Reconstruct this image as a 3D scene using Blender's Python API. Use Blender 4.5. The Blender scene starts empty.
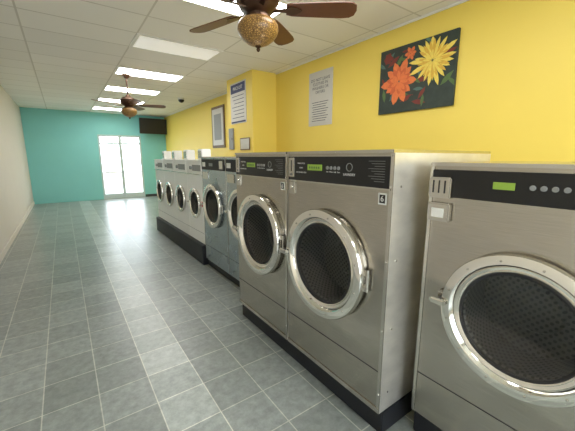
import bpy, bmesh, math, random
from math import sin, cos, pi, radians, atan2, tan
from mathutils import Vector, Matrix
random.seed(3)
sc = bpy.context.scene
try:
    sc.view_settings.view_transform = 'Standard'
except Exception:
    pass

# ------------------------------------------------------------ materials
def srgb(r, g, b):
    def c(v):
        v /= 255.0
        return v/12.92 if v <= 0.04045 else ((v+0.055)/1.055)**2.4
    return (c(r), c(g), c(b), 1)

def newmat(name):
    m = bpy.data.materials.new(name); m.use_nodes = True
    nt = m.node_tree
    return m, nt, nt.nodes['Principled BSDF']

def mat(name, col, rough=0.5, metal=0.0, noise=0.06, nscale=20, stretch=(1,1,1), bump=0.0, emis=0.0, coat=0.0):
    m, nt, b = newmat(name)
    tc = nt.nodes.new('ShaderNodeTexCoord'); mp = nt.nodes.new('ShaderNodeMapping')
    mp.inputs['Scale'].default_value = stretch
    nz = nt.nodes.new('ShaderNodeTexNoise'); nz.inputs['Scale'].default_value = nscale
    nz.inputs['Detail'].default_value = 4
    nt.links.new(tc.outputs['Object'], mp.inputs['Vector'])
    nt.links.new(mp.outputs[0], nz.inputs['Vector'])
    mx = nt.nodes.new('ShaderNodeMix'); mx.data_type = 'RGBA'
    mx.inputs[6].default_value = tuple(c*(1-noise) for c in col[:3])+(1,)
    mx.inputs[7].default_value = tuple(min(1, c*(1+noise)) for c in col[:3])+(1,)
    nt.links.new(nz.outputs['Fac'], mx.inputs[0])
    nt.links.new(mx.outputs[2], b.inputs['Base Color'])
    b.inputs['Roughness'].default_value = rough
    b.inputs['Metallic'].default_value = metal
    if coat: b.inputs['Coat Weight'].default_value = coat
    if bump:
        bp = nt.nodes.new('ShaderNodeBump'); bp.inputs['Strength'].default_value = bump
        bp.inputs['Distance'].default_value = 0.01
        nt.links.new(nz.outputs['Fac'], bp.inputs['Height'])
        nt.links.new(bp.outputs[0], b.inputs['Normal'])
    if emis:
        b.inputs['Emission Color'].default_value = col
        b.inputs['Emission Strength'].default_value = emis
    return m

def steel(name, col, rough, grain=(2, 2, 60), metal=1.0, wave=0.5):
    """brushed sheet metal: fine grain + broad waviness of the sheet"""
    m, nt, b = newmat(name)
    L = nt.links.new
    tc = nt.nodes.new('ShaderNodeTexCoord')
    mp = nt.nodes.new('ShaderNodeMapping'); mp.inputs['Scale'].default_value = grain
    L(tc.outputs['Object'], mp.inputs['Vector'])
    g = nt.nodes.new('ShaderNodeTexNoise'); g.inputs['Scale'].default_value = 4; g.inputs['Detail'].default_value = 6
    L(mp.outputs[0], g.inputs['Vector'])
    w = nt.nodes.new('ShaderNodeTexNoise'); w.inputs['Scale'].default_value = 2.2; w.inputs['Detail'].default_value = 2
    L(tc.outputs['Object'], w.inputs['Vector'])
    mx = nt.nodes.new('ShaderNodeMix'); mx.data_type = 'RGBA'
    mx.inputs[6].default_value = tuple(c*0.80 for c in col[:3])+(1,)
    mx.inputs[7].default_value = tuple(min(1, c*1.20) for c in col[:3])+(1,)
    L(g.outputs['Fac'], mx.inputs[0]); L(mx.outputs[2], b.inputs['Base Color'])
    rr = nt.nodes.new('ShaderNodeMapRange'); rr.inputs[1].default_value = 0.3; rr.inputs[2].default_value = 0.7
    rr.inputs[3].default_value = rough*0.75; rr.inputs[4].default_value = rough*1.3
    L(w.outputs['Fac'], rr.inputs[0]); L(rr.outputs[0], b.inputs['Roughness'])
    bp = nt.nodes.new('ShaderNodeBump'); bp.inputs['Strength'].default_value = wave; bp.inputs['Distance'].default_value = 0.04
    L(w.outputs['Fac'], bp.inputs['Height']); L(bp.outputs[0], b.inputs['Normal'])
    b.inputs['Metallic'].default_value = metal
    b.inputs['Anisotropic'].default_value = 0.5
    return m

M = {}
M['steel'] = steel('brushed_steel', srgb(184,179,170), 0.20)
M['steel_side_brightened'] = steel('steel_side_brightened', srgb(222,218,208), 0.34, (2,2,4), 0.75)  # same steel with a lighter base: bright side-panel reflection put into the colour
M['steel_teal_cast'] = steel('steel_teal_reflection', srgb(168,180,188), 0.26)  # bluish tint is the turquoise reflection painted into the steel's base colour
M['chrome'] = mat('chrome', srgb(238,236,230), 0.09, 1.0, 0.02)
M['chrome_dull'] = mat('chrome_dull', srgb(202,199,192), 0.22, 1.0, 0.04)
M['black'] = mat('black_plastic', srgb(18,18,20), 0.35)
M['plinth'] = mat('plinth_black', srgb(22,24,30), 0.55, 0, 0.2, 12)
M['rubber'] = mat('rubber_gasket', srgb(30,30,32), 0.6)
M['white'] = mat('white_enamel', srgb(246,246,244), 0.3, 0, 0.02)
M['label'] = mat('label_white', srgb(228,228,224), 0.5, 0, 0.03)
M['grey'] = mat('grey_plastic', srgb(140,142,142), 0.45)
M['lcd'] = mat('lcd_green', srgb(140,172,66), 0.4, 0, 0.08, 60, emis=0.12)
M['red'] = mat('red_stripe', srgb(190,40,60), 0.4)
M['wood'] = mat('fan_wood', srgb(92,54,38), 0.35, 0, 0.35, 12, (2,14,2))
M['bronze'] = mat('fan_bronze', srgb(80,58,44), 0.35, 0.7, 0.2, 30)
M['frame_wood'] = mat('frame_wood', srgb(120,100,80), 0.5, 0, 0.2, 20)
M['navy'] = mat('sign_navy', srgb(40,52,96), 0.5)
M['signpaper'] = mat('sign_paper', srgb(204,202,196), 0.4, 0, 0.04)
M['ink'] = mat('ink', srgb(80,84,94), 0.6)
M['inkwhite'] = mat('ink_white', srgb(215,215,215), 0.6)
M['doorframe'] = mat('door_frame_alu', srgb(190,205,205), 0.4)
M['teal'] = mat('teal_paint', srgb(132,204,202), 0.6, 0, 0.03, 3)
M['cream'] = mat('beige_paint', srgb(216,210,201), 0.7, 0, 0.03, 3)
M['yellow'] = mat('yellow_paint', srgb(240,214,100), 0.5, 0, 0.025, 2.5, bump=0.02)
M['base'] = mat('baseboard_paint', srgb(60,62,66), 0.5)
M['asphalt'] = mat('pavement', srgb(190,188,180), 0.9, 0, 0.1, 4)
M['screen'] = mat('tv_screen', srgb(10,11,14), 0.35)
M['trofframe'] = mat('troffer_frame', srgb(230,230,226), 0.5)
M['canvas'] = mat('canvas_dark', srgb(46,58,52), 0.6, 0, 0.5, 12)
M['p_orange'] = mat('paint_orange', srgb(224,120,64), 0.6, 0, 0.2, 40)
M['p_redor'] = mat('paint_redorange', srgb(206,98,54), 0.6, 0, 0.2, 40)
M['p_yellow'] = mat('paint_yellow', srgb(236,212,98), 0.6, 0, 0.2, 40)
M['p_gold'] = mat('paint_gold', srgb(220,178,66), 0.6, 0, 0.2, 40)
M['p_green'] = mat('paint_green', srgb(84,112,62), 0.6, 0, 0.25, 40)
M['p_dkred'] = mat('paint_darkred', srgb(120,48,40), 0.6, 0, 0.25, 40)
M['p_teal'] = mat('paint_tealgrey', srgb(76,110,102), 0.6, 0, 0.25, 40)

def troffer_mat(name, s):
    m, nt, b = newmat(name)
    b.inputs['Base Color'].default_value = (0.9,0.9,0.88,1)
    tc = nt.nodes.new('ShaderNodeTexCoord'); v = nt.nodes.new('ShaderNodeTexVoronoi')
    v.inputs['Scale'].default_value = 60
    nt.links.new(tc.outputs['Object'], v.inputs['Vector'])
    r = nt.nodes.new('ShaderNodeMapRange'); r.inputs[3].default_value = s*0.95; r.inputs[4].default_value = s*1.05
    nt.links.new(v.outputs['Distance'], r.inputs[0])
    b.inputs['Emission Color'].default_value = (1,0.98,0.95,1)
    nt.links.new(r.outputs[0], b.inputs['Emission Strength'])
    return m
M['lit'] = troffer_mat('troffer_lens_lit', 15.0)
M['dim'] = troffer_mat('troffer_lens_dim', 0.3)

def glass_mat(name, tint, w=0.08):
    m = bpy.data.materials.new(name); m.use_nodes = True
    nt = m.node_tree; nt.nodes.clear()
    out = nt.nodes.new('ShaderNodeOutputMaterial')
    tr = nt.nodes.new('ShaderNodeBsdfTransparent'); tr.inputs[0].default_value = tint
    gl = nt.nodes.new('ShaderNodeBsdfGlossy'); gl.inputs['Roughness'].default_value = 0.06
    mx = nt.nodes.new('ShaderNodeMixShader'); mx.inputs[0].default_value = w
    nt.links.new(tr.outputs[0], mx.inputs[1])
    nt.links.new(gl.outputs[0], mx.inputs[2]); nt.links.new(mx.outputs[0], out.inputs[0])
    return m
M['glass'] = glass_mat('door_glass', (0.6,0.6,0.58,1), 0.08)
M['winglass'] = glass_mat('window_glass', (0.95,0.97,0.97,1), 0.04)

def drum_mat(name, wall=False, s=42):
    m, nt, b = newmat(name)
    tc = nt.nodes.new('ShaderNodeTexCoord'); sp = nt.nodes.new('ShaderNodeSeparateXYZ')
    nt.links.new(tc.outputs['Object'], sp.inputs[0])
    cb = nt.nodes.new('ShaderNodeCombineXYZ')
    if wall:
        at = nt.nodes.new('ShaderNodeMath'); at.operation = 'ARCTAN2'
        nt.links.new(sp.outputs[1], at.inputs[0]); nt.links.new(sp.outputs[2], at.inputs[1])
        ml = nt.nodes.new('ShaderNodeMath'); ml.operation = 'MULTIPLY'; ml.inputs[1].default_value = 0.27
        nt.links.new(at.outputs[0], ml.inputs[0])
        nt.links.new(sp.outputs[0], cb.inputs[0]); nt.links.new(ml.outputs[0], cb.inputs[1])
    else:
        nt.links.new(sp.outputs[1], cb.inputs[0]); nt.links.new(sp.outputs[2], cb.inputs[1])
    mp = nt.nodes.new('ShaderNodeMapping'); mp.inputs['Rotation'].default_value = (0,0,radians(45))
    nt.links.new(cb.outputs[0], mp.inputs[0])
    v = nt.nodes.new('ShaderNodeTexVoronoi'); v.voronoi_dimensions = '2D'
    v.inputs['Scale'].default_value = s; v.inputs['Randomness'].default_value = 0.0
    nt.links.new(mp.outputs[0], v.inputs['Vector'])
    lt = nt.nodes.new('ShaderNodeMath'); lt.operation = 'LESS_THAN'; lt.inputs[1].default_value = 0.3
    nt.links.new(v.outputs['Distance'], lt.inputs[0])
    mx = nt.nodes.new('ShaderNodeMix'); mx.data_type = 'RGBA'
    mx.inputs[6].default_value = srgb(92,90,86); mx.inputs[7].default_value = srgb(12,12,12)
    nt.links.new(lt.outputs[0], mx.inputs[0]); nt.links.new(mx.outputs[2], b.inputs['Base Color'])
    b.inputs['Metallic'].default_value = 0.5; b.inputs['Roughness'].default_value = 0.45
    return m
M['drum'] = drum_mat('drum_back'); M['drumwall'] = drum_mat('drum_wall', True)

def floor_mat():
    m, nt, b = newmat('slate_floor_tiles')
    L = nt.links.new
    tc = nt.nodes.new('ShaderNodeTexCoord')
    mp = nt.nodes.new('ShaderNodeMapping'); mp.inputs['Location'].default_value = (-0.035, -0.10, 0)
    L(tc.outputs['Object'], mp.inputs[0])
    br = nt.nodes.new('ShaderNodeTexBrick'); br.offset = 0.0; br.squash = 1.0
    br.inputs['Scale'].default_value = 1.0
    br.inputs['Brick Width'].default_value = 0.31; br.inputs['Row Height'].default_value = 0.31
    br.inputs['Mortar Size'].default_value = 0.0038; br.inputs['Mortar Smooth'].default_value = 0.2
    br.inputs['Color1'].default_value = srgb(126,132,128); br.inputs['Color2'].default_value = srgb(146,152,148)
    br.inputs['Mortar'].default_value = srgb(184,185,174)
    L(mp.outputs[0], br.inputs[0])
    nz = nt.nodes.new('ShaderNodeTexNoise'); nz.inputs['Scale'].default_value = 16; nz.inputs['Detail'].default_value = 9
    nz.inputs['Roughness'].default_value = 0.72
    L(tc.outputs['Object'], nz.inputs['Vector'])
    rm = nt.nodes.new('ShaderNodeMapRange'); rm.inputs[1].default_value = 0.3; rm.inputs[2].default_value = 0.7
    rm.inputs[3].default_value = 0.72; rm.inputs[4].default_value = 1.28
    L(nz.outputs['Fac'], rm.inputs[0])
    vm = nt.nodes.new('ShaderNodeVectorMath'); vm.operation = 'SCALE'
    L(br.outputs['Color'], vm.inputs[0]); L(rm.outputs[0], vm.inputs['Scale'])
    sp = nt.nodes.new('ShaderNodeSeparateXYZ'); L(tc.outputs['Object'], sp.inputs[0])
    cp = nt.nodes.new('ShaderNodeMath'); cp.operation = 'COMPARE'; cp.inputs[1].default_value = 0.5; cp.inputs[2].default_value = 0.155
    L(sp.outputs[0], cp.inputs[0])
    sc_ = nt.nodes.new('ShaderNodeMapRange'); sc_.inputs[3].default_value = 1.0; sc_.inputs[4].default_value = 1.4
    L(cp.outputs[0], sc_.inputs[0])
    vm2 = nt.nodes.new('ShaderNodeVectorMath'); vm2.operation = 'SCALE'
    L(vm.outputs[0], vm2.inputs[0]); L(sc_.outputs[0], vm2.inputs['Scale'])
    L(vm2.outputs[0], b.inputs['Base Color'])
    b.inputs['Roughness'].default_value = 0.3
    bp = nt.nodes.new('ShaderNodeBump'); bp.inputs['Strength'].default_value = 0.22; bp.inputs['Distance'].default_value = 0.004
    iv = nt.nodes.new('ShaderNodeMath'); iv.operation = 'SUBTRACT'
    L(nz.outputs['Fac'], iv.inputs[0]); L(br.outputs['Fac'], iv.inputs[1])
    L(iv.outputs[0], bp.inputs['Height']); L(bp.outputs[0], b.inputs['Normal'])
    return m
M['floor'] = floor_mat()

CX0, CY0 = 2.2, 6.60
def ceil_mat():
    m, nt, b = newmat('ceiling_tiles')
    L = nt.links.new
    tc = nt.nodes.new('ShaderNodeTexCoord')
    mp = nt.nodes.new('ShaderNodeMapping'); mp.inputs['Location'].default_value = (-CX0+12.2, -CY0+12.2, 0)
    L(tc.outputs['Object'], mp.inputs[0])
    br = nt.nodes.new('ShaderNodeTexBrick'); br.offset = 0.0
    br.inputs['Scale'].default_value = 1.0
    br.inputs['Brick Width'].default_value = 1.22; br.inputs['Row Height'].default_value = 0.61
    br.inputs['Mortar Size'].default_value = 0.011; br.inputs['Mortar Smooth'].default_value = 0.05
    br.inputs['Color1'].default_value = srgb(232,231,227); br.inputs['Color2'].default_value = srgb(239,238,234)
    br.inputs['Mortar'].default_value = srgb(206,204,198)
    L(mp.outputs[0], br.inputs[0]); L(br.outputs['Color'], b.inputs['Base Color'])
    nz = nt.nodes.new('ShaderNodeTexNoise'); nz.inputs['Scale'].default_value = 80
    L(tc.outputs['Object'], nz.inputs['Vector'])
    bp = nt.nodes.new('ShaderNodeBump'); bp.inputs['Strength'].default_value = 0.1; bp.inputs['Distance'].default_value = 0.003
    L(nz.outputs['Fac'], bp.inputs['Height']); L(bp.outputs[0], b.inputs['Normal'])
    b.inputs['Roughness'].default_value = 0.8
    return m
M['ceil'] = ceil_mat()

def amber_mat():
    m, nt, b = newmat('amber_globe')
    L = nt.links.new
    tc = nt.nodes.new('ShaderNodeTexCoord')
    v = nt.nodes.new('ShaderNodeTexVoronoi'); v.feature = 'DISTANCE_TO_EDGE'; v.inputs['Scale'].default_value = 80
    L(tc.outputs['Object'], v.inputs['Vector'])
    rp = nt.nodes.new('ShaderNodeValToRGB')
    rp.color_ramp.elements[0].color = srgb(98,68,34); rp.color_ramp.elements[0].position = 0.02
    rp.color_ramp.elements[1].color = srgb(188,148,84); rp.color_ramp.elements[1].position = 0.3
    L(v.outputs['Distance'], rp.inputs[0]); L(rp.outputs[0], b.inputs['Base Color'])
    b.inputs['Roughness'].default_value = 0.3
    return m
M['amber'] = amber_mat()

# ------------------------------------------------------------ geometry helpers
def link(me, name, m, parent=None, loc=(0,0,0), rot=(0,0,0), smooth=False):
    ob = bpy.data.objects.new(name, me)
    sc.collection.objects.link(ob)
    if m is not None:
        if isinstance(m, (list, tuple)):
            for x in m: me.materials.append(x)
        else: me.materials.append(m)
    ob.location = loc; ob.rotation_euler = rot
    if parent: ob.parent = parent
    if smooth:
        for p in me.polygons: p.use_smooth = True
    return ob

def empty(name, loc, rot=(0,0,0)):
    e = bpy.data.objects.new(name, None); sc.collection.objects.link(e)
    e.location = loc; e.rotation_euler = rot; e.empty_display_size = 0.1
    return e

def box(name, a, b_, m, parent=None, bevel=0.0, seg=2):
    me = bpy.data.meshes.new(name); bm = bmesh.new()
    bmesh.ops.create_cube(bm, size=1)
    c = [(a[i]+b_[i])/2 for i in range(3)]; s = [abs(b_[i]-a[i]) for i in range(3)]
    for v in bm.verts: v.co = Vector((v.co.x*s[0], v.co.y*s[1], v.co.z*s[2]))
    if bevel:
        bmesh.ops.bevel(bm, geom=bm.edges[:], offset=bevel, segments=seg, affect='EDGES')
    bm.to_mesh(me); bm.free()
    return link(me, name, m, parent, c)

def lathe(name, prof, m, parent=None, loc=(0,0,0), axis='X', n=64, smooth=True, closed=False):
    me = bpy.data.meshes.new(name); bm = bmesh.new()
    rings = []
    for (a, r) in prof:
        ring = []
        if r < 1e-6:
            co = (a,0,0) if axis == 'X' else (0,a,0) if axis=='Y' else (0,0,a)
            ring = [bm.verts.new(co)]
        else:
            for i in range(n):
                t = 2*pi*i/n
                if axis == 'X': co = (a, r*cos(t), r*sin(t))
                elif axis == 'Y': co = (r*sin(t), a, r*cos(t))
                else: co = (r*cos(t), r*sin(t), a)
                ring.append(bm.verts.new(co))
        rings.append(ring)
    pairs = list(zip(rings[:-1], rings[1:]))
    if closed: pairs.append((rings[-1], rings[0]))
    for p, q in pairs:
        for i in range(n):
            j = (i+1) % n
            if len(p) == 1 and len(q) == 1: continue
            if len(p) == 1: bm.faces.new((p[0], q[i], q[j]))
            elif len(q) == 1: bm.faces.new((p[i], q[0], p[j]))
            else: bm.faces.new((p[i], q[i], q[j], p[j]))
    bmesh.ops.recalc_face_normals(bm, faces=bm.faces[:])
    bm.to_mesh(me); bm.free()
    ob = link(me, name, m, parent, loc, smooth=smooth)
    if smooth:
        try:
            me.set_sharp_from_angle(angle=radians(35))
        except Exception: pass
    return ob

def polyflat(name, pts, m, parent, x):
    me = bpy.data.meshes.new(name)
    me.from_pydata([(x, p[0], p[1]) for p in pts], [], [list(range(len(pts)))])
    return link(me, name, m, parent)

def text_x(name, s, size, m, parent, loc, align='CENTER', spacing=1.0):
    cu = bpy.data.curves.new(name, 'FONT'); cu.body = s; cu.size = size
    cu.align_x = align; cu.align_y = 'CENTER'; cu.extrude = 0.0006; cu.space_line = spacing
    ob = bpy.data.objects.new(name, cu); sc.collection.objects.link(ob)
    cu.materials.append(m)
    ob.parent = parent; ob.location = loc
    ob.rotation_euler = (radians(90), 0, radians(-90))
    return ob

def shell(name, W, z0, z1, D, cy, cz, R, m_front, m_side, parent):
    me = bpy.data.meshes.new(name); bm = bmesh.new()
    hw = W/2
    corners = [(-hw, z0), (hw, z0), (hw, z1), (-hw, z1)]
    angs = [2*pi*i/72 for i in range(72)]
    for c in corners:
        angs.append(atan2(c[1]-cz, c[0]-cy) % (2*pi))
    angs = sorted(set(round(a, 5) for a in angs))
    inn, out = [], []
    for a in angs:
        dy, dz = cos(a), sin(a)
        ts = []
        if dy > 1e-9: ts.append((hw-cy)/dy)
        if dy < -1e-9: ts.append((-hw-cy)/dy)
        if dz > 1e-9: ts.append((z1-cz)/dz)
        if dz < -1e-9: ts.append((z0-cz)/dz)
        t = min(ts)
        inn.append(bm.verts.new((0, cy+R*dy, cz+R*dz)))
        out.append(bm.verts.new((0, cy+t*dy, cz+t*dz)))
    n = len(angs)
    for i in range(n):
        j = (i+1) % n
        f = bm.faces.new((inn[i], out[i], out[j], inn[j])); f.material_index = 0
    def q(a):
        f = bm.faces.new([bm.verts.new(v) for v in a]); f.material_index = 1
    q([(0,-hw,z0),(D,-hw,z0),(D,-hw,z1),(0,-hw,z1)])
    q([(0,hw,z0),(0,hw,z1),(D,hw,z1),(D,hw,z0)])
    q([(D,-hw,z0),(D,hw,z0),(D,hw,z1),(D,-hw,z1)])
    q([(0,-hw,z1),(D,-hw,z1),(D,hw,z1),(0,hw,z1)])
    q([(0,-hw,z0),(0,hw,z0),(D,hw,z0),(D,-hw,z0)])
    bmesh.ops.remove_doubles(bm, verts=bm.verts[:], dist=1e-5)
    bmesh.ops.recalc_face_normals(bm, faces=bm.faces[:])
    bm.to_mesh(me); bm.free()
    return link(me, name, [m_front, m_side], parent)

def washer(name, x, y0, y1, zb, zt, D, dcy, dcz, R, style='big', red=False):
    W = (y1-y0) - 0.008
    root = empty(name, (x, (y0+y1)/2, zb))
    H = zt-zb; cy = dcy-(y0+y1)/2; cz = dcz-zb
    front = {'big': M['steel'], 'mid': M['steel_teal_cast'], 'white': M['white'], 'side': M['steel']}[style]
    side = {'big': M['steel_side_brightened'], 'mid': M['steel_teal_cast'], 'white': M['white'], 'side': M['steel_side_brightened']}[style]
    hw = W/2
    shell('body', W, 0, H-0.012, D, cy, cz, R*0.78, front, side, root)
    box('lid', (-0.012, -hw, H-0.012), (D, hw, H+0.004), M['chrome_dull'] if style != 'white' else M['white'], root, 0.003)
    ri = R*0.72
    lathe('drum_wall', [(0.0, R*0.78), (0.02, ri), (0.30, ri)], M['drumwall'], root, (0, cy, cz))
    lathe('drum_back', [(0.22, ri), (0.22, ri*0.5), (0.205, ri*0.45), (0.20, 0)], M['drum'], root, (0, cy, cz))
    k = R/0.355
    lathe('door_flange', [(0.0, R*0.93), (-0.012, R*0.95), (-0.022*k, R*0.93), (-0.030*k, R*0.86), (-0.02*k, R*0.8), (0, R*0.76)], M['chrome_dull'], root, (0, cy, cz), closed=True)
    lathe('door_ring', [(-0.022*k, R*0.995), (-0.045*k, R*1.0), (-0.056*k, R*0.985), (-0.060*k, R*0.95), (-0.060*k, R*0.86), (-0.054*k, R*0.84),
                        (-0.034*k, R*0.81), (-0.030*k, R*0.77), (-0.038*k, R*0.755), (-0.034*k, R*0.735), (-0.015*k, R*0.735), (-0.015*k, R*0.94)],
          M['chrome'], root, (0, cy, cz), closed=True)
    lathe('door_gasket', [(-0.034*k, R*0.74), (-0.040*k, R*0.725), (-0.034*k, R*0.695), (-0.005, R*0.71)], M['rubber'], root, (0, cy, cz), closed=True)
    lathe('door_glass', [(-0.034*k, R*0.71), (-0.022*k, R*0.6), (-0.006*k, R*0.4), (0.004, R*0.2), (0.006, 0)], M['glass'], root, (0, cy, cz))
    for i in range(12):
        a = 2*pi*(i+0.5)/12
        lathe('ring_bolt_%d' % i, [(-0.058*k, 0.006*k), (-0.063*k, 0.0055*k), (-0.065*k, 0)], M['chrome_dull'], root,
              (0, cy+R*0.91*cos(a), cz+R*0.91*sin(a)), n=10)
    if style != 'white':
        for s in (-1, 1):
            box('hinge_arm_%d' % (s+1), (-0.036*k, cy-R*1.05, cz+s*R*0.13-0.016*k), (0.0, cy-R*0.95, cz+s*R*0.13+0.016*k), M['chrome_dull'], root, 0.005)
        lathe('hinge_pin', [(-R*0.18, 0), (-R*0.18, 0.008*k), (R*0.18, 0.008*k), (R*0.18, 0)], M['chrome_dull'], root, (-0.018*k, cy-R*1.045, cz), axis='Z', n=16)
    box('latch_plate', (-0.03*k, cy+R*0.97, cz-0.05*k), (0.0, cy+R*1.10, cz+0.05*k), M['chrome_dull'], root, 0.005)
    box('latch_handle', (-0.085*k, cy+R*0.90, cz-0.018*k), (-0.060*k, cy+R*1.16, cz+0.018*k), M['chrome'], root, 0.008)
    box('latch_stem', (-0.065*k, cy+R*1.02, cz-0.012*k), (-0.02*k, cy+R*1.08, cz+0.012*k), M['black'], root, 0.003)
    if style == 'big':
        p0, p1 = H-0.19, H-0.030
        box('control_panel', (-0.006, -hw+0.02, p0), (0.0, hw-0.012, p1), M['black'], root, 0.002)
        box('panel_trim_bottom', (-0.009, -hw+0.01, p0-0.008), (0.0, hw-0.006, p0), M['chrome_dull'], root, 0.001)
        box('panel_trim_top', (-0.009, -hw+0.01, p1), (0.0, hw-0.006, p1+0.005), M['chrome_dull'], root, 0.001)
        pc = (p0+p1)/2
        box('display', (-0.010, hw-0.37, pc-0.008), (-0.005, hw-0.23, pc+0.030), M['lcd'], root, 0.001)
        for i in range(5):
            box('display_ink_%d' % i, (-0.011, hw-0.35+i*0.022, pc+0.004), (-0.0095, hw-0.338+i*0.022, pc+0.017), M['p_green'], root)
        box('coin_plate', (-0.012, hw-0.085, p0+0.02), (-0.004, hw-0.02, p1-0.008), M['chrome_dull'], root, 0.003)
        box('coin_slot', (-0.0135, hw-0.056, p0+0.06), (-0.011, hw-0.050, p1-0.025), M['black'], root)
        box('coin_button', (-0.018, hw-0.065, p0+0.028), (-0.011, hw-0.043, p0+0.046), M['grey'], root, 0.003)
        for i in range(3):
            text_x('instruction_text_%d' % i, ['WASH CYCLE', 'START', 'HOT WARM COLD'][i], 0.013, M['inkwhite'], root, (-0.0068, hw-0.16-0.0*i, pc+0.035-0.03*i))
        for i in range(4):
            lathe('cycle_button_%d' % i, [(-0.004,0.011), (-0.012,0.010), (-0.013,0)], M['grey'], root, (0, hw-0.42-0.032*i, pc+0.012), n=20)
            text_x('button_text_%d' % i, ['Hot','Warm','Cold','Start'][i], 0.011, M['inkwhite'], root, (-0.0068, hw-0.42-0.032*i, pc-0.012))
        lathe('brand_ring', [(-0.006,0.024), (-0.008,0.024), (-0.008,0.020), (-0.006,0.020)], M['grey'], root, (0, hw-0.60, pc+0.02), n=32)
        text_x('brand_text', 'LAUNDRY', 0.02, M['inkwhite'], root, (-0.0068, hw-0.60, pc-0.022))
        for i in range(9):
            box('fine_print_%d' % i, (-0.0068, -hw+0.05, pc+0.055-0.013*i), (-0.0058, -hw+0.155-0.02*(i % 3), pc+0.057-0.013*i), M['grey'], root)
        box('edge_strip', (-0.004, -hw, 0.0), (0.0, -hw+0.022, H-0.015), M['chrome_dull'], root, 0.001)
        for i in range(4):
            lathe('edge_screw_%d' % i, [(-0.004,0.007), (-0.008,0.006), (-0.009,0)], M['chrome'], root, (0, -hw+0.011, 0.12+i*(H-0.3)/3), n=12)
            lathe('side_screw_%d' % i, [(-0.0,0.007), (-0.005,0.006), (-0.006,0)], M['chrome'], root, (0.06, -hw, 0.12+i*(H-0.3)/3), axis='Y', n=12)
        box('number_sticker', (-0.003, -hw+0.034, p0-0.085), (0.0, -hw+0.084, p0-0.025), M['label'], root)
        box('number_sticker_inner', (-0.0036, -hw+0.041, p0-0.077), (-0.001, -hw+0.077, p0-0.033), M['black'], root)
        text_x('number_text', '6', 0.042, M['label'], root, (-0.0045, -hw+0.059, p0-0.055))
        box('lower_seam', (-0.002, -hw, 0.255), (0.0015, hw, 0.259), M['rubber'], root)
        box('toe_strip', (-0.006, -hw, 0.0), (0.0, hw, 0.03), M['chrome_dull'], root, 0.001)
        box('coin_vault', (-0.010, hw-0.09, p0-0.10), (0.0, hw-0.02, p0-0.015), M['chrome_dull'], root, 0.003)
        lathe('vault_lock', [(-0.008,0.014), (-0.016,0.012), (-0.017,0)], M['chrome'], root, (0, hw-0.055, p0-0.05), n=20)
    elif style == 'mid':
        p0, p1 = H-0.17, H-0.03
        box('control_panel', (-0.008, -hw+0.02, p0), (0.0, hw-0.02, p1), M['plinth'], root, 0.002)
        pc = (p0+p1)/2
        box('display', (-0.012, -0.02, pc-0.02), (-0.006, 0.10, pc+0.02), M['grey'], root, 0.001)
        box('coin_plate', (-0.014, -hw+0.05, p0+0.02), (-0.006, -hw+0.16, p1-0.02), M['chrome_dull'], root, 0.003)
        box('label_block', (-0.010, hw-0.16, pc-0.03), (-0.006, hw-0.05, pc+0.03), M['label'], root)
        box('soap_drawer', (-0.010, hw-0.24, p0-0.13), (0.0, hw-0.05, p0-0.03), M['chrome_dull'], root, 0.004)
        box('lower_seam', (-0.002, -hw, 0.22), (0.0015, hw, 0.224), M['rubber'], root)
        box('edge_strip', (-0.004, hw-0.015, 0.0), (0.0, hw, H-0.015), M['chrome_dull'], root, 0.001)
    elif style == 'white':
        p0, p1 = H-0.20, H-0.02
        box('control_panel', (-0.012, -hw+0.01, p0), (0.0, hw-0.01, p1), M['white'], root, 0.003)
        pc = (p0+p1)/2
        box('panel_trim', (-0.014, -hw+0.01, p0-0.012), (0.0, hw-0.01, p0), M['chrome_dull'], root, 0.002)
        box('dial_panel', (-0.016, -hw+0.05, pc-0.045), (-0.010, 0.05, pc+0.045), M['grey'], root, 0.002)
        box('soap_drawer', (-0.018, hw-0.22, pc-0.05), (-0.010, hw-0.04, pc+0.05), M['white'], root, 0.004)
        lathe('dial', [(-0.014,0.03), (-0.04,0.026), (-0.042,0)], M['grey'], root, (0, 0.09, pc), n=24)
        box('lower_seam', (-0.002, -hw, 0.16), (0.0015, hw, 0.165), M['grey'], root)
        if red:
            box('red_stripe', (-0.003, -hw, cz-0.03), (0.0, -hw+0.10, cz+0.05), M['red'], root)
        box('coin_meter', (0.10, -0.10, H+0.004), (0.24, 0.10, H+0.17), M['white'], root, 0.01)
        box('coin_meter_face', (0.093, -0.07, H+0.03), (0.10, 0.07, H+0.14), M['chrome_dull'], root, 0.002)
    elif style == 'side':
        p0, p1 = H-0.16, H-0.03
        box('control_panel', (-0.010, -hw+0.02, p0), (0.0, hw-0.015, p1), M['black'], root, 0.002)
        box('coin_box', (-0.035, hw-0.12, p0-0.005), (0.0, hw-0.012, p1-0.035), M['chrome_dull'], root, 0.006)
        for i in range(3):
            box('coin_slot_%d' % i, (-0.037, hw-0.04-i*0.028, p0+0.02), (-0.034, hw-0.034-i*0.028, p1-0.05), M['black'], root)
        box('soap_box', (-0.03, hw-0.12, p0-0.12), (0.0, hw-0.01, p0-0.03), M['chrome_dull'], root, 0.006)
        box('price_sticker', (-0.032, hw-0.095, p0-0.10), (-0.029, hw-0.035, p0-0.055), M['label'], root)
        box('display', (-0.014, 0.06, p0+0.055), (-0.008, 0.14, p0+0.085), M['lcd'], root)
        for i in range(5):
            lathe('cycle_button_%d' % i, [(-0.008,0.011), (-0.016,0.010), (-0.017,0)], M['grey'], root, (0, 0.0-0.035*i, p0+0.07), n=20)
        box('edge_strip', (-0.004, hw-0.018, 0.0), (0.0, hw, H-0.015), M['chrome_dull'], root, 0.001)
        box('lower_seam', (-0.002, -hw, 0.25), (0.0015, hw, 0.254), M['rubber'], root)
    return root

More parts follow.
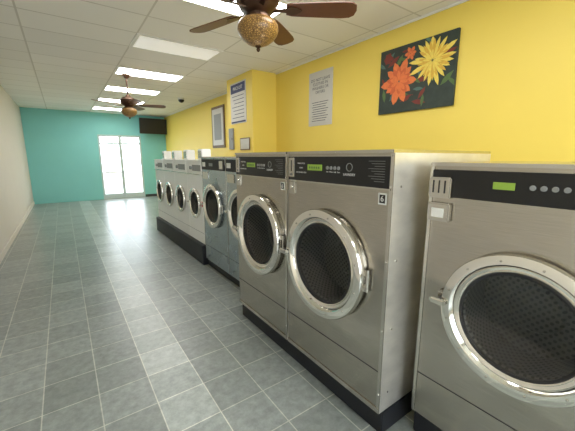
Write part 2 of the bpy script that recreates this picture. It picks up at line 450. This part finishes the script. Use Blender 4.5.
# ------------------------------------------------------------ room
XL, XR = -0.95, 3.58
YB, YF = -2.6, 13.7
CH = 3.2
T = 0.12
def recenter(ob):
    l = ob.location.copy()
    ob.data.transform(Matrix.Translation(l)); ob.location = (0,0,0)
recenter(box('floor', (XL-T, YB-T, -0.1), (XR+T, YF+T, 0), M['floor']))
recenter(box('ceiling', (XL-T, YB-T, CH), (XR+T, YF+T, CH+0.1), M['ceil']))
box('wall_right', (XR, YB-T, 0), (XR+T, YF+T, CH), M['yellow'])
box('wall_left', (XL-T, YB-T, 0), (XL, YF+T, CH), M['cream'])

def wall_with_hole(name, y0, y1, hx0, hx1, hz0, hz1, m):
    me = bpy.data.meshes.new(name); bm = bmesh.new()
    def b(a, c_):
        r = bmesh.ops.create_cube(bm, size=1)
        for v in r['verts']:
            v.co = Vector([(a[i]+c_[i])/2 + v.co[i]*(c_[i]-a[i]) for i in range(3)])
    b((XL, y0, 0), (hx0, y1, CH)); b((hx1, y0, 0), (XR, y1, CH))
    b((hx0, y0, hz1), (hx1, y1, CH))
    if hz0 > 0: b((hx0, y0, 0), (hx1, y1, hz0))
    bm.to_mesh(me); bm.free()
    return link(me, name, m)
DX0, DX1, DZ = 1.15, 2.62, 2.42
WX0, WX1 = -0.75, 3.3
wall_with_hole('wall_far', YF, YF+T, DX0, DX1, 0, DZ, M['teal'])
wall_with_hole('wall_back', YB-T, YB, WX0, WX1, 0.3, 2.9, M['cream'])
d = empty('door_1', (DX0, YF, 0))
w = DX1-DX0
box('frame_left', (0, 0, 0), (0.06, 0.1, DZ), M['doorframe'], d, 0.004)
box('frame_right', (w-0.06, 0, 0), (w, 0.1, DZ), M['doorframe'], d, 0.004)
box('frame_top', (0.06, 0, DZ-0.07), (w-0.06, 0.1, DZ), M['doorframe'], d, 0.004)
box('frame_mid', (w/2-0.05, 0.02, 0), (w/2+0.05, 0.08, DZ-0.07), M['doorframe'], d, 0.004)
box('rail_low', (0.06, 0.03, 0.0), (w-0.06, 0.07, 0.2), M['doorframe'], d, 0.004)
box('rail_head', (0.06, 0.03, 2.08), (w-0.06, 0.07, 2.14), M['doorframe'], d, 0.004)
box('glass_pane', (0.06, 0.045, 0.2), (w-0.06, 0.052, DZ-0.07), M['winglass'], d)
box('push_bar', (w/2+0.06, -0.05, 1.0), (w-0.08, -0.02, 1.05), M['chrome_dull'], d, 0.005)
box('push_bar_other', (0.08, -0.05, 1.0), (w/2-0.06, -0.02, 1.05), M['chrome_dull'], d, 0.005)
ww_ = WX1-WX0
wf = empty('window_1', (WX0, YB-0.1, 0.3))
for i in range(5):
    x = i*(ww_-0.06)/4
    box('mullion_%d' % i, (x, 0, 0), (x+0.06, 0.08, 2.6), M['doorframe'], wf)
box('sill', (0, 0, 0.0), (ww_, 0.08, 0.05), M['doorframe'], wf)
box('head', (0, 0, 2.55), (ww_, 0.08, 2.6), M['doorframe'], wf)
box('baseboard_right', (XR-0.015, YB, 0), (XR, 5.39, 0.1), M['base'])
box('baseboard_left', (XL, YB, 0), (XL+0.015, YF, 0.1), M['cream'])
box('baseboard_far', (DX1+0.01, YF-0.015, 0), (XR-0.02, YF, 0.1), M['base'])
box('ground', (-15, -20, -0.3), (15, 40, -0.12), M['asphalt'])
box('wall_pillar', (3.04, 5.40, 0), (XR, 6.50, CH), M['yellow'], None, 0.004)
box('trim_1', (XR-0.02, YB, CH-0.02), (XR, 5.39, CH), M['trofframe'])
box('trim_2', (XR-0.02, 6.51, CH-0.02), (XR, YF, CH), M['trofframe'])

def troffer(y, lit=True, x0=CX0-1.22):
    e = empty('ceiling_light_panel', (x0, y, CH))
    m = M['lit'] if lit else M['dim']
    box('lens', (0.04, 0.04, -0.008), (1.18, 0.57, -0.003), m, e)
    f = M['trofframe']
    box('frame_a', (0, 0, -0.014), (0.04, 0.61, 0), f, e); box('frame_b', (1.18, 0, -0.014), (1.22, 0.61, 0), f, e)
    box('frame_c', (0.04, 0, -0.014), (1.18, 0.04, 0), f, e); box('frame_d', (0.04, 0.57, -0.014), (1.18, 0.61, 0), f, e)
G = 0.61
for k, lit in ((-13, True), (-9, True), (-6, True), (-3, False), (0, True), (3, True), (6, True), (9, True)):
    troffer(CY0+k*G, lit)

# ------------------------------------------------------------ fans
def fan(loc, ang0, zb):
    e = empty('ceiling_fan', (loc[0], loc[1], zb), (0,0,radians(ang0)))
    top = CH-zb
    lathe('canopy', [(top, 0), (top, 0.075), (top-0.03, 0.07), (top-0.08, 0.03), (top-0.085, 0.0)], M['bronze'], e, axis='Z', n=32)
    lathe('downrod', [(top-0.06, 0.013), (0.14, 0.013)], M['bronze'], e, axis='Z', n=16)
    lathe('motor', [(0.19, 0), (0.19, 0.03), (0.16, 0.05), (0.135, 0.11), (0.10, 0.145), (0.05, 0.15), (0.02, 0.13), (0.0, 0.12), (-0.02, 0.085), (-0.03, 0.075), (-0.045,0.075), (-0.05, 0.10), (-0.065, 0.105), (-0.07, 0.0)],
          M['bronze'], e, axis='Z', n=48)
    lathe('light_globe', [(-0.062, 0.10), (-0.075, 0.125), (-0.10, 0.142), (-0.13, 0.145), (-0.16, 0.135), (-0.19, 0.112), (-0.215, 0.078), (-0.23, 0.04), (-0.235, 0.0)],
          M['amber'], e, axis='Z', n=48)
    lathe('finial', [(-0.228, 0.022), (-0.238, 0.022), (-0.245, 0.010), (-0.255, 0.014), (-0.268, 0.008), (-0.272, 0)], M['bronze'], e, axis='Z', n=20)
    for i in range(5):
        a = 2*pi*i/5
        me = bpy.data.meshes.new('blade'); bm = bmesh.new()
        prof = [(0.20,0.05),(0.24,0.064),(0.35,0.072),(0.5,0.080),(0.60,0.083),(0.655,0.076),(0.685,0.052),(0.695,0.0)]
        pts = [(x, y) for x, y in prof] + [(x, -y) for x, y in prof[-2::-1]]
        vs = [bm.verts.new((x, y, 0)) for x, y in pts]
        f = bm.faces.new(vs)
        r = bmesh.ops.extrude_face_region(bm, geom=[f])
        for v in r['geom']:
            if isinstance(v, bmesh.types.BMVert): v.co.z += 0.007
        bmesh.ops.recalc_face_normals(bm, faces=bm.faces[:])
        bm.to_mesh(me); bm.free()
        ob = link(me, 'blade_%d' % (i+1), M['wood'], e)
        ob.matrix_local = Matrix.Rotation(a, 4, 'Z') @ Matrix.Rotation(radians(-12), 4, 'X')
        me = bpy.data.meshes.new('bracket'); bm = bmesh.new()
        pts = [(0.10,0.022),(0.16,0.014),(0.20,0.020),(0.235,0.042),(0.27,0.036),(0.30,0.012),(0.31,0),(0.30,-0.012),(0.27,-0.036),(0.235,-0.042),(0.20,-0.020),(0.16,-0.014),(0.10,-0.022)]
        f = bm.faces.new([bm.verts.new((x, y, -0.006)) for x, y in pts])
        r = bmesh.ops.extrude_face_region(bm, geom=[f])
        for v in r['geom']:
            if isinstance(v, bmesh.types.BMVert): v.co.z += 0.006
        bmesh.ops.recalc_face_normals(bm, faces=bm.faces[:])
        bm.to_mesh(me); bm.free()
        ob = link(me, 'bracket_%d' % (i+1), M['bronze'], e)
        ob.matrix_local = Matrix.Rotation(a, 4, 'Z') @ Matrix.Rotation(radians(-12), 4, 'X')
fan((1.227, 2.08), -35, 2.61)
fan((1.20, 7.15), -14, 2.62)

# ------------------------------------------------------------ washers
box('washer_plinth', (1.345, 0.945, 0), (2.35, 2.685, 0.152), M['plinth'], None, 0.006)
washer('coin_washing_machine', 1.32, 0.945, 1.845, 0.154, 1.633, 1.05, 1.435, 0.925, 0.355, 'big')
washer('coin_washing_machine', 1.32, 1.847, 2.685, 0.154, 1.633, 1.05, 2.245, 0.95, 0.345, 'big')
box('washer_plinth', (1.53, -0.02, 0), (2.45, 0.86, 0.162), M['plinth'], None, 0.006)
washer('coin_washing_machine', 1.50, 0.0, 0.865, 0.164, 1.57, 0.9, 0.42, 0.90, 0.31, 'side')
box('washer_plinth', (1.63, 2.72, 0), (2.45, 4.33, 0.112), M['plinth'], None, 0.006)
washer('coin_washing_machine', 1.60, 2.72, 3.54, 0.114, 1.60, 0.85, 3.13, 0.95, 0.30, 'mid')
washer('coin_washing_machine', 1.60, 3.542, 4.34, 0.114, 1.60, 0.85, 3.95, 0.95, 0.30, 'mid')
box('washer_plinth', (1.56, 4.36, 0), (2.40, 7.20, 0.30), M['plinth'], None, 0.008)
ys = [4.36, 5.07, 5.78, 6.49, 7.20]
for i in range(4):
    washer('front_load_washing_machine', 1.62, ys[i], ys[i+1], 0.302, 1.55, 0.75, (ys[i]+ys[i+1])/2, 0.90, 0.235, 'white', red=(i == 0))

# ------------------------------------------------------------ wall items
p = empty('flower_painting', (XR, 2.36, 2.55))
HW, HH = 0.50, 0.39
box('canvas', (-0.035, -HW, -HH), (0, HW, HH), M['canvas'], p, 0.003)
def flower(cy, cz, R, n, wid, m1, m2, x, seed, prefix, center=None):
    rd = random.Random(seed)
    for layer, (rr, mm, off) in enumerate(((1.0, m1, 0), (0.74, m2, 0.5), (0.5, m1, 0.25))):
        for i in range(n):
            a = 2*pi*(i+off)/n + rd.uniform(-.12,.12)
            L_ = R*rr*rd.uniform(0.82,1.1); ww = L_*wid
            shp = [(0.05,0),(0.3,0.55),(0.6,1.0),(0.82,0.75),(1.0,0.0),(0.82,-0.75),(0.6,-1.0),(0.3,-0.55)]
            pts = []
            for s, t in shp:
                yy = cy + s*L_*cos(a) - t*ww*sin(a); zz = cz + s*L_*sin(a) + t*ww*cos(a)
                pts.append((max(-HW+0.003, min(HW-0.003, yy)), max(-HH+0.003, min(HH-0.003, zz))))
            polyflat('%s_petal_%d_%d' % (prefix, layer, i), pts, mm, p, x-0.0008*layer-0.00005*i)
rd = random.Random(8)
for i in range(46):
    a = rd.uniform(0, 2*pi); cy = rd.uniform(-0.44, 0.44); cz = rd.uniform(-0.33, 0.33); L_ = rd.uniform(0.10, 0.2); ww = L_*0.16
    pts = []
    for s, t in [(0,0),(0.3,0.8),(0.6,0.9),(1,0),(0.6,-0.9),(0.3,-0.8)]:
        yy = cy+s*L_*cos(a)-t*ww*sin(a); zz = cz+s*L_*sin(a)+t*ww*cos(a)
        pts.append((max(-HW+0.003, min(HW-0.003, yy)), max(-HH+0.003, min(HH-0.003, zz))))
    polyflat('leaf_%d' % i, pts, [M['p_green'], M['p_teal'], M['canvas'], M['canvas'], M['p_dkred']][i % 5], p, -0.0355-0.00003*i)
flower(0.20, -0.02, 0.26, 10, 0.19, M['p_orange'], M['p_redor'], -0.038, 1, 'orange')
flower(-0.23, 0.13, 0.28, 17, 0.09, M['p_yellow'], M['p_gold'], -0.042, 2, 'yellow')
flower(0.38, 0.28, 0.08, 6, 0.3, M['p_dkred'], M['p_dkred'], -0.037, 4, 'red')
flower(0.06, 0.27, 0.08, 6, 0.25, M['p_orange'], M['p_redor'], -0.037, 5, 'smallorange')

s = empty('laundry_rules_sign', (XR, 4.08, 2.55))
box('board', (-0.012, -0.29, -0.43), (0, 0.29, 0.43), M['signpaper'], s, 0.004)
text_x('heading', 'DO NOT LEAVE\nCLOTHES IN\nWASHERS OR\nDRYERS', 0.065, M['ink'], s, (-0.0128, 0, 0.20))
for i in range(9):
    box('rule_line_%d' % i, (-0.0135, -0.20+0.03*(i % 3), -0.06-0.037*i), (-0.0118, 0.20-0.02*(i % 2), -0.050-0.037*i), M['ink'], s)
PX = 3.039
s = empty('price_poster', (PX, 5.98, 2.68))
box('board', (-0.01, -0.34, -0.40), (0, 0.34, 0.40), M['signpaper'], s, 0.003)
box('blue_header', (-0.012, -0.31, 0.20), (-0.009, 0.31, 0.37), M['navy'], s)
text_x('header_text', 'PRICE LIST', 0.09, M['inkwhite'], s, (-0.0125, 0, 0.285))
for i in range(7):
    box('line_%d' % i, (-0.0115, -0.26, 0.13-0.07*i), (-0.0095, 0.26-0.05*(i % 3), 0.142-0.07*i), M['ink'], s)
box('blue_footer', (-0.012, -0.31, -0.385), (-0.009, 0.31, -0.355), M['navy'], s)
s = empty('notice_frame', (PX, 5.72, 1.86))
box('frame', (-0.015, -0.2, -0.12), (0, 0.2, 0.12), M['frame_wood'], s, 0.004)
box('paper', (-0.017, -0.18, -0.10), (-0.014, 0.18, 0.10), M['signpaper'], s)
s = empty('wall_cabinet', (PX, 6.32, 1.98))
box('door', (-0.03, -0.10, -0.22), (0, 0.10, 0.22), M['grey'], s, 0.004)
box('knob', (-0.036, -0.07, -0.02), (-0.03, -0.05, 0.02), M['black'], s)
s = empty('picture_frame', (XR, 8.25, 2.40))
box('frame', (-0.03, -0.42, -0.55), (0, 0.42, 0.55), M['frame_wood'], s, 0.01)
box('print', (-0.033, -0.35, -0.48), (-0.029, 0.35, 0.48), M['signpaper'], s)
box('print_field', (-0.035, -0.24, -0.34), (-0.032, 0.24, 0.34), M['grey'], s)
s = empty('security_camera', (2.86, 9.07, CH))
lathe('base', [(0,0.0),(0,0.09),(-0.04,0.085),(-0.045,0.0)], M['label'], s, axis='Z', n=32)
lathe('dome', [(-0.045,0.08),(-0.08,0.074),(-0.11,0.05),(-0.125,0)], M['screen'], s, axis='Z', n=32)
s = empty('wall_television', (3.04, 13.30, 2.78), (radians(8),0,0))
box('bezel', (-0.50, -0.03, -0.29), (0.50, 0.03, 0.29), M['black'], s, 0.008)
box('screen', (-0.475, -0.033, -0.265), (0.475, -0.028, 0.265), M['screen'], s)
box('bracket', (-0.05, 0.03, -0.05), (0.05, 0.36, 0.05), M['black'], s)

# ------------------------------------------------------------ world & camera
wd = bpy.data.worlds.new('World'); sc.world = wd; wd.use_nodes = True
nt = wd.node_tree; bg = nt.nodes['Background']
bg.inputs[0].default_value = (0.86, 0.93, 1.0, 1); bg.inputs[1].default_value = 7.5

cam = bpy.data.cameras.new('camera'); co = bpy.data.objects.new('camera', cam); sc.collection.objects.link(co)
co.location = (0, 0, 1.6); co.rotation_euler = (radians(90-10.65), 0, radians(-35.5))
cam.sensor_width = 36; cam.sensor_fit = 'HORIZONTAL'; cam.lens = 311/575*36
cam.clip_start = 0.02
sc.camera = co
